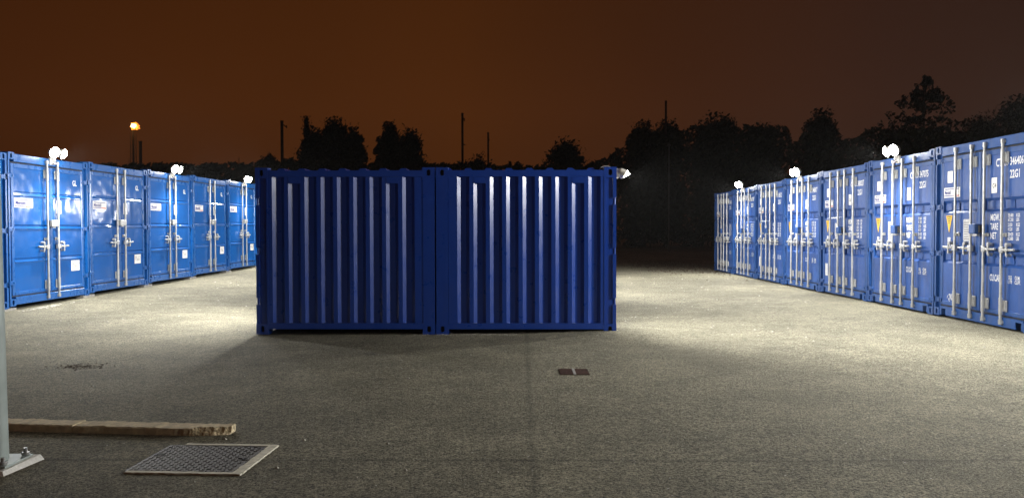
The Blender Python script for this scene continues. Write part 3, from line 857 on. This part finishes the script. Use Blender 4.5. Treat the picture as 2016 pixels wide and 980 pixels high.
# leaf litter: left drain patch, far end of the right row, debris under the right centre box
def litter(name, cx, cy, sx, sy, n_, s0, s1, m, label, seed, flat=True):
    random.seed(seed); b_ = MB()
    for q in range(n_):
        x = random.gauss(cx, sx); y = random.gauss(cy, sy); s = random.uniform(s0, s1); a = random.uniform(0, 6.28)
        z = ground_z(x, y)+0.002; h = s*0.35
        p = [(x+s*math.cos(a+t)*random.uniform(.6, 1), y+s*math.sin(a+t)*random.uniform(.6, 1), z) for t in (0, 1.5, 3.1, 4.7)]
        top = (x, y, z+h*random.uniform(.6, 1.6))
        b_.add(p+[top], [(0,1,4),(1,2,4),(2,3,4),(3,0,4)])
    o = b_.build(name, m); tag(o, label, 'debris', kind='stuff'); return o
litter('leaf_litter', -4.62, 8.42, 0.13, 0.08, 150, 0.006, 0.02, M['dirt'], 'dark patch of leaves on the asphalt at left', 1)
litter('leaf_litter', 6.0, 31.0, 0.9, 3.0, 1500, 0.02, 0.06, M['dirt'], 'brown litter at the far end of the right row', 2)
litter('gravel', -0.6, 10.93, 0.42, 0.03, 170, 0.006, 0.02, M['stone'], 'pale gravel along the foot of the right centre container', 3)
litter('gravel', -8.3, 14.1, 0.05, 0.35, 90, 0.01, 0.03, M['stone'], 'loose stones under the edge of the left row', 4)
random.seed(9); b_ = MB()
for q in range(420):
    x = random.uniform(-7.5, 5.8); y = random.uniform(4.2, 24); s = random.uniform(0.004, 0.013)*(1+y/25); z = ground_z(x, y)
    b_.add([(x-s,y-s*.6,z),(x+s*.8,y-s,z),(x+s,y+s*.8,z),(x-s*.7,y+s,z),(x,y,z+s*.9)], [(0,1,4),(1,2,4),(2,3,4),(3,0,4)])
tag(b_.build('loose_chippings', M['stone']), 'pale stone chippings scattered over the asphalt', 'gravel', kind='stuff')

# ------------------------------------------------------------------ background: trees, masts, flare
def wx(px, Y): return (px-1026.0)/F*Y
def wz(py, Y): return CAMZ + (448.6-py)/F*Y
def leaf_quad(b_, c, s):
    a = Vector((random.gauss(0,1), random.gauss(0,1), random.gauss(0,1))).normalized(); t = a.orthogonal().normalized(); u = a.cross(t)
    q = random.uniform(0.5, 1.0)
    b_.add([c-t*s, c-u*s*q*0.6, c+t*s, c+u*s*q*0.6], [(0,1,2,3)])
def tree(px, hw, py, Y, label, kind='broad', seed=0, mat_='leaf', dens=1.0, name='tree'):
    random.seed(seed); X = wx(px, Y); top = wz(py, Y); w = hw/F*Y
    root = empty(name, (X, Y, 0)); tag(root, label, 'tree', 'trees beyond the yard')
    h = top; b_ = MB()
    b_.cyl((0,0,-0.2), (0,0,h*0.45), 0.22, 0.14, 9); b_.cyl((0,0,h*0.45), (0,0,h*0.93), 0.14, 0.03, 7)
    tips = []
    for q in range(12):
        z0_ = h*random.uniform(0.25, 0.8); a = random.uniform(0, 6.28); L_ = w*random.uniform(0.5, 0.95)*(1-0.6*max(0, z0_/h-0.4))
        p1 = Vector((math.cos(a)*L_, math.sin(a)*L_, z0_+L_*0.7)); p1.z = min(p1.z, h*0.92)
        b_.cyl((0,0,z0_), p1, 0.07, 0.015, 5); tips.append(p1)
    b_.build('trunk', M['bark'], root)
    b_ = MB(); N = int(8500*dens*(1+0.18*h/w)/1.5); lobes = []
    if kind == 'broad':
        lobes = [(Vector((0, 0, h-w*0.50)), w*0.50, w*0.50), (Vector((w*0.15, 0, h-w*0.95)), w*0.62, w*0.55)]
        nl = int(12+9*h/w)
        for q in range(nl):
            t = (q+random.random())/nl; z_ = h*(0.08+0.80*t); rad = w*(1.0-0.55*max(0, (z_-(h-w*1.6))/(w*1.6))**1.3)
            a = random.uniform(0, 6.28) if q > 3 else (0 if q % 2 else math.pi)
            rr = rad*random.uniform(0.25, 0.72); lr = rad*random.uniform(0.36, 0.55)
            rr = min(rr, rad*1.02-lr*0.9)
            lobes.append((Vector((math.cos(a)*rr, math.sin(a)*rr, z_)), lr, lr*random.uniform(0.8, 1.3)))
    elif kind == 'spire':
        for q in range(14):
            t = q/13; z_ = h*(0.1+0.86*t); rad = w*(1.0-t)**0.8+w*0.06
            for m_ in range(2): 
                a = random.uniform(0, 6.28); lobes.append((Vector((math.cos(a)*rad*0.45, math.sin(a)*rad*0.45, z_)), rad*0.7, h*0.05))
    elif kind == 'bare':
        for q in range(26):
            a = random.uniform(0, 6.28); rr = w*random.uniform(0, 0.9); z_ = h*random.uniform(0.2, 0.85)*(1-0.25*rr/w)
            lobes.append((Vector((math.cos(a)*rr, math.sin(a)*rr, z_)), w*0.22, w*0.3))
    for q in range(N):
        c, r1, r2 = random.choice(lobes)
        d = Vector((random.gauss(0,1), random.gauss(0,1), random.gauss(0,1))).normalized()*(random.random()**0.45)*random.uniform(0.85, 1.12)
        p = c + Vector((d.x*r1, d.y*r1, d.z*r2))
        if p.z > h: p.z = h-random.uniform(0, 0.4)
        leaf_quad(b_, p, random.uniform(0.09, 0.21)*(Y/60))
    for q in range(150):      # twigs sticking out
        c, r1, r2 = random.choice(lobes)
        d = Vector((random.gauss(0,1), random.gauss(0,0.5), abs(random.gauss(0,1)))).normalized()
        p = c + Vector((d.x*r1, d.y*r1, d.z*r2))*0.8
        e = p + (d+Vector((0,0,0.8))).normalized()*random.uniform(0.3, 0.95)
        e.z = min(e.z, h+0.3)
        for t in range(6): leaf_quad(b_, p.lerp(e, t/6)+Vector((random.uniform(-.08,.08), 0, 0)), random.uniform(0.05, 0.12)*(Y/60))
    b_.build('crown', M[mat_], root)
T = [
 (215, 34, 306, 110, 'faint low tree behind the lamp of the nearest left container', 'bare', 'leaf2', 0.6),
 (252, 26, 298, 112, 'faint tree beneath the burning gas flare', 'bare', 'leaf2', 0.6),
 (330, 60, 312, 105, 'low twiggy tree right of the small chimney', 'bare', 'leaf2', 0.8),
 (410, 52, 306, 95, 'low twiggy tree behind the farthest left container', 'bare', 'leaf2', 0.8),
 (470, 44, 296, 90, 'twiggy tree left of the short concrete mast', 'bare', 'leaf2', 0.8),
 (530, 46, 284, 85, 'twiggy tree around the foot of the short concrete mast', 'bare', 'leaf2', 1.0),
 (604, 24, 234, 70, 'dark tree with a thin pointed top at the left end of the tall clump', 'spire', 'leaf', 0.9),
 (620, 36, 248, 69, 'dark tree left of the peaked one in the tall clump', 'broad', 'leaf', 1.1),
 (660, 34, 227, 68, 'peaked dark tree, highest of the clump behind the left centre container', 'broad', 'leaf', 1.2),
 (664, 54, 250, 67, 'wide dark tree below the peaked one in the tall clump', 'broad', 'leaf', 1.3),
 (697, 27, 248, 69, 'dark tree at the right end of the tall clump', 'broad', 'leaf', 0.9),
 (766, 30, 238, 66, 'dark tree left half of the pair behind the container join', 'broad', 'leaf', 1.1),
 (808, 34, 250, 64, 'dark tree right half of the pair behind the container join', 'broad', 'leaf', 1.1),
 (943, 32, 303, 70, 'low bush crossed by the thin mast behind the right centre container', 'broad', 'leaf', 0.6),
 (1110, 48, 270, 68, 'rounded low tree standing alone behind the right centre container', 'broad', 'leaf', 1.1),
 (1266, 44, 236, 66, 'dark tree left of the tallest mast', 'broad', 'leaf', 1.2),
 (1312, 46, 232, 68, 'dark tree just behind the tallest mast', 'broad', 'leaf', 1.2),
 (1405, 66, 219, 66, 'broad dark tree with a peaked top right of the tallest mast', 'broad', 'leaf', 1.6),
 (1490, 76, 243, 68, 'wide flat topped dark tree above the right row', 'broad', 'leaf', 1.5),
 (1612, 42, 214, 72, 'upright tree above the middle right floodlight', 'broad', 'leaf2', 1.2),
 (1700, 52, 255, 80, 'faint low tree between the upright tree and the fir', 'bare', 'leaf2', 0.9),
 (1812, 74, 158, 74, 'tall dark fir towering above the brightest right floodlight', 'fir', 'leaf3', 2.2),
 (1925, 58, 222, 84, 'faint tree right of the tall fir', 'broad', 'leaf2', 1.0),
 (1992, 50, 186, 84, 'faint tree at the right edge of the picture', 'broad', 'leaf2', 1.0)]
for k, (px, hw, py, Y, lab, kd, mm, de) in enumerate(T):
    if kd == 'fir':
        random.seed(77); X = wx(px, Y); h = wz(py, Y); w = hw/F*Y
        root = empty('fir_tree', (X, Y, 0)); tag(root, lab, 'tree', 'trees beyond the yard')
        b_ = MB(); b_.cyl((0,0,-0.2), (0,0,h*0.95), 0.25, 0.04, 9); b_.build('trunk', M['bark'], root)
        b_ = MB()
        for q in range(330):
            t = random.random()**0.8; z_ = h*(0.99-0.9*t); a = random.uniform(0, 6.28)
            L_ = (w*(0.10+1.0*min(1, t*3.4)**0.8))*random.uniform(0.75, 1.08)
            for m_ in range(26):
                s = random.random()**0.6; p = Vector((math.cos(a)*L_*s, math.sin(a)*L_*s, z_-0.10*L_*s+0.12*L_*s*s+random.uniform(-.25, .25)))
                leaf_quad(b_, p, random.uniform(0.14, 0.28))
        for p_ in range(60): leaf_quad(b_, Vector((random.uniform(-.12,.12), 0, h-random.uniform(-0.2, .9))), 0.16)
        b_.build('crown', M[mm], root)
    else:
        tree(px, hw, py, Y, lab, kd, seed=40+k, mat_=mm, dens=de)
# undergrowth that closes the yard: one dark mass
random.seed(12); b_ = MB()
def under(px): 
    pts = [(-200, 330), (180, 322), (480, 322), (560, 312), (600, 318), (840, 326), (900, 322), (1050, 326), (1160, 322), (1222, 300), (1245, 262), (1345, 262), (1362, 250), (1545, 252), (1560, 292), (1580, 262), (1645, 264), (1655, 284), (1700, 260), (1760, 258), (2200, 280)]
    for (a, ya), (c, yc) in zip(pts, pts[1:]):
        if a <= px <= c: return ya+(yc-ya)*(px-a)/(c-a)
    return 320
for q in range(52000):
    px = random.uniform(-150, 2150); Y = random.uniform(57, 63)
    ht = wz(under(px)+8*mnoise.noise(Vector((px*0.03, 0, 0)))+5*mnoise.noise(Vector((px*0.11, 4, 0))), Y)
    z_ = ht*random.random()**0.7
    leaf_quad(b_, Vector((wx(px, Y), Y + (1 if z_ < ht*.5 else 0), z_)), random.uniform(0.14, 0.34))
tag(b_.build('undergrowth', M['leaf']), 'dark band of bushes closing the far side of the yard', 'undergrowth', kind='stuff')

def mast(px, py, Y, wpx, label, m, arm=None, name='mast', taper=0.8):
    root = empty(name, (wx(px, Y), Y, 0)); tag(root, label, 'mast', 'masts beyond the yard')
    h = wz(py, Y); r = wpx/F*Y/2
    b_ = MB(); b_.cyl((0,0,-0.3), (0,0,h), r/taper, r, 10); b_.cyl((0,0,h), (0,0,h+0.12), r*1.25, r*1.1, 10); b_.build('pole', M[m], root)
    if arm:
        b_ = MB()
        for (x0_, z0_, x1_, z1_) in arm:
            b_.cyl((x0_/F*Y, 0, h-z0_/F*Y), (x1_/F*Y, -0.1, h-z1_/F*Y), 0.05, seg=6)
        b_.build('arm', M[m], root)
    return root
mast(555.5, 240, 75, 5.5, 'short thick mast at the left edge of the tall tree clump', 'mast', [(0, 3, 9, 10), (9, 7, 10, 12)])
mast(911, 226, 75, 4.2, 'tall mast behind the join of the centre containers', 'mast', [(0, 6, 5, 10), (0, 9, 5, 13), (0, 58, 6, 60)])
mast(961.5, 264, 80, 3.4, 'thin short mast rising from the low bush', 'mast', [(-1, 12, 3, 12)])
mast(1309.5, 204, 62, 4.2, 'tallest mast of all, right of the centre containers', 'mast')
mast(1280, 262, 62, 2.6, 'faint short mast beside the tallest one', 'mast')
root = empty('street_lamp', (wx(1316, 52), 52, 0)); tag(root, 'thin unlit lamp post standing at the dark end of the yard', 'lamp post')
h = wz(290, 52)
b_ = MB(); b_.cyl((0,0,-0.2), (0,0,h), 0.05, 0.04, 10); b_.build('pole', M['post_dark'], root)
b_ = MB(); b_.cyl((0,0,h), (0,0,h+0.08), 0.06, 0.14, 12); b_.cyl((0,0,h+0.08), (0,0,h+0.18), 0.14, 0.05, 12); b_.build('lamp_head', M['post_dark'], root)

YF = 200
root = empty('gas_flare', (wx(261, YF), YF, 0)); tag(root, 'thin flare stack burning an orange flame in the far left sky', 'gas flare')
hf = wz(254, YF); b_ = MB(); b_.cyl((0,0,-1), (0,0,hf), 0.30, 0.22, 8)
for q in range(12):
    z_ = hf*q/12
    for sx in (-1, 1): b_.cyl((sx*0.7, 0, z_), (-sx*0.7, 0, z_+hf/12), 0.05, seg=4)
for sx in (-1, 1): b_.cyl((sx*0.7, 0, -1), (sx*0.7, 0, hf-1), 0.08, seg=5)
b_.build('stack', M['far_steel'], root)
def blob(b_, c, rx_, ry_, rz_, seed):
    vs, fs = [], []; U, V = 20, 12
    for i in range(V+1):
        for j in range(U):
            th = math.pi*i/V; ph = 2*math.pi*j/U
            d = Vector((math.sin(th)*math.cos(ph), math.sin(th)*math.sin(ph), math.cos(th)))
            k = 1+0.75*mnoise.noise(d*1.9+Vector((seed, 0, 0)))+0.35*mnoise.noise(d*4+Vector((0, seed, 0)))
            vs.append((c[0]+d.x*rx_*k, c[1]+d.y*ry_*k, c[2]+d.z*rz_*k))
    for i in range(V):
        for j in range(U): fs.append((i*U+j, i*U+(j+1) % U, (i+1)*U+(j+1) % U, (i+1)*U+j))
    b_.add(vs, fs, 0, True)
b_ = MB(); blob(b_, (0.3, 0, wz(247, YF)), 1.05, 0.6, 0.72, 3.0); blob(b_, (0.95, 0, wz(250.5, YF)), 0.5, 0.4, 0.42, 5.0)
fl = b_.build('flame', M['flame'], root)
b_ = MB(); blob(b_, (0.45, -0.75, wz(247.3, YF)), 0.62, 0.3, 0.45, 2.0); b_.build('flame_core', M['flame_core'], fl)
lf = bpy.data.lights.new('flare_glow', 'POINT'); lf.energy = 700; lf.color = (1, 0.45, 0.1); lf.shadow_soft_size = 0.8
lo = bpy.data.objects.new('glow', lf); LINK(lo); lo.parent = root; lo.location = (0.2, -2.2, wz(247, YF))
root = empty('chimney', (wx(275, YF), YF, 0)); tag(root, 'short dark chimney right beneath the gas flare', 'chimney')
h = wz(279, YF); b_ = MB(); b_.cyl((0,0,-1), (0,0,h), 0.42, 0.36, 12); b_.build('shaft', M['far_steel'], root)
b_ = MB(); b_.cyl((0,0,h), (0,0,h+0.3), 0.46, 0.46, 12); b_.build('rim', M['far_steel'], root)

# ------------------------------------------------------------------ air
if HAZE > 0:
    hm = bpy.data.materials.new('night_haze'); hm.use_nodes = True
    hn, hl = hm.node_tree.nodes, hm.node_tree.links; hn.clear()
    ho = hn.new('ShaderNodeOutputMaterial'); pv = hn.new('ShaderNodeVolumePrincipled')
    pv.inputs['Color'].default_value = (0.9, 0.9, 0.9, 1); pv.inputs['Density'].default_value = HAZE; pv.inputs['Anisotropy'].default_value = 0.3
    hl.new(pv.outputs[0], ho.inputs['Volume'])
    b_ = MB(); b_.box(-520, 520, -320, 520, -1.6, 34)
    tag(b_.build('haze', hm), 'thin night haze over the yard', 'haze', kind='stuff')
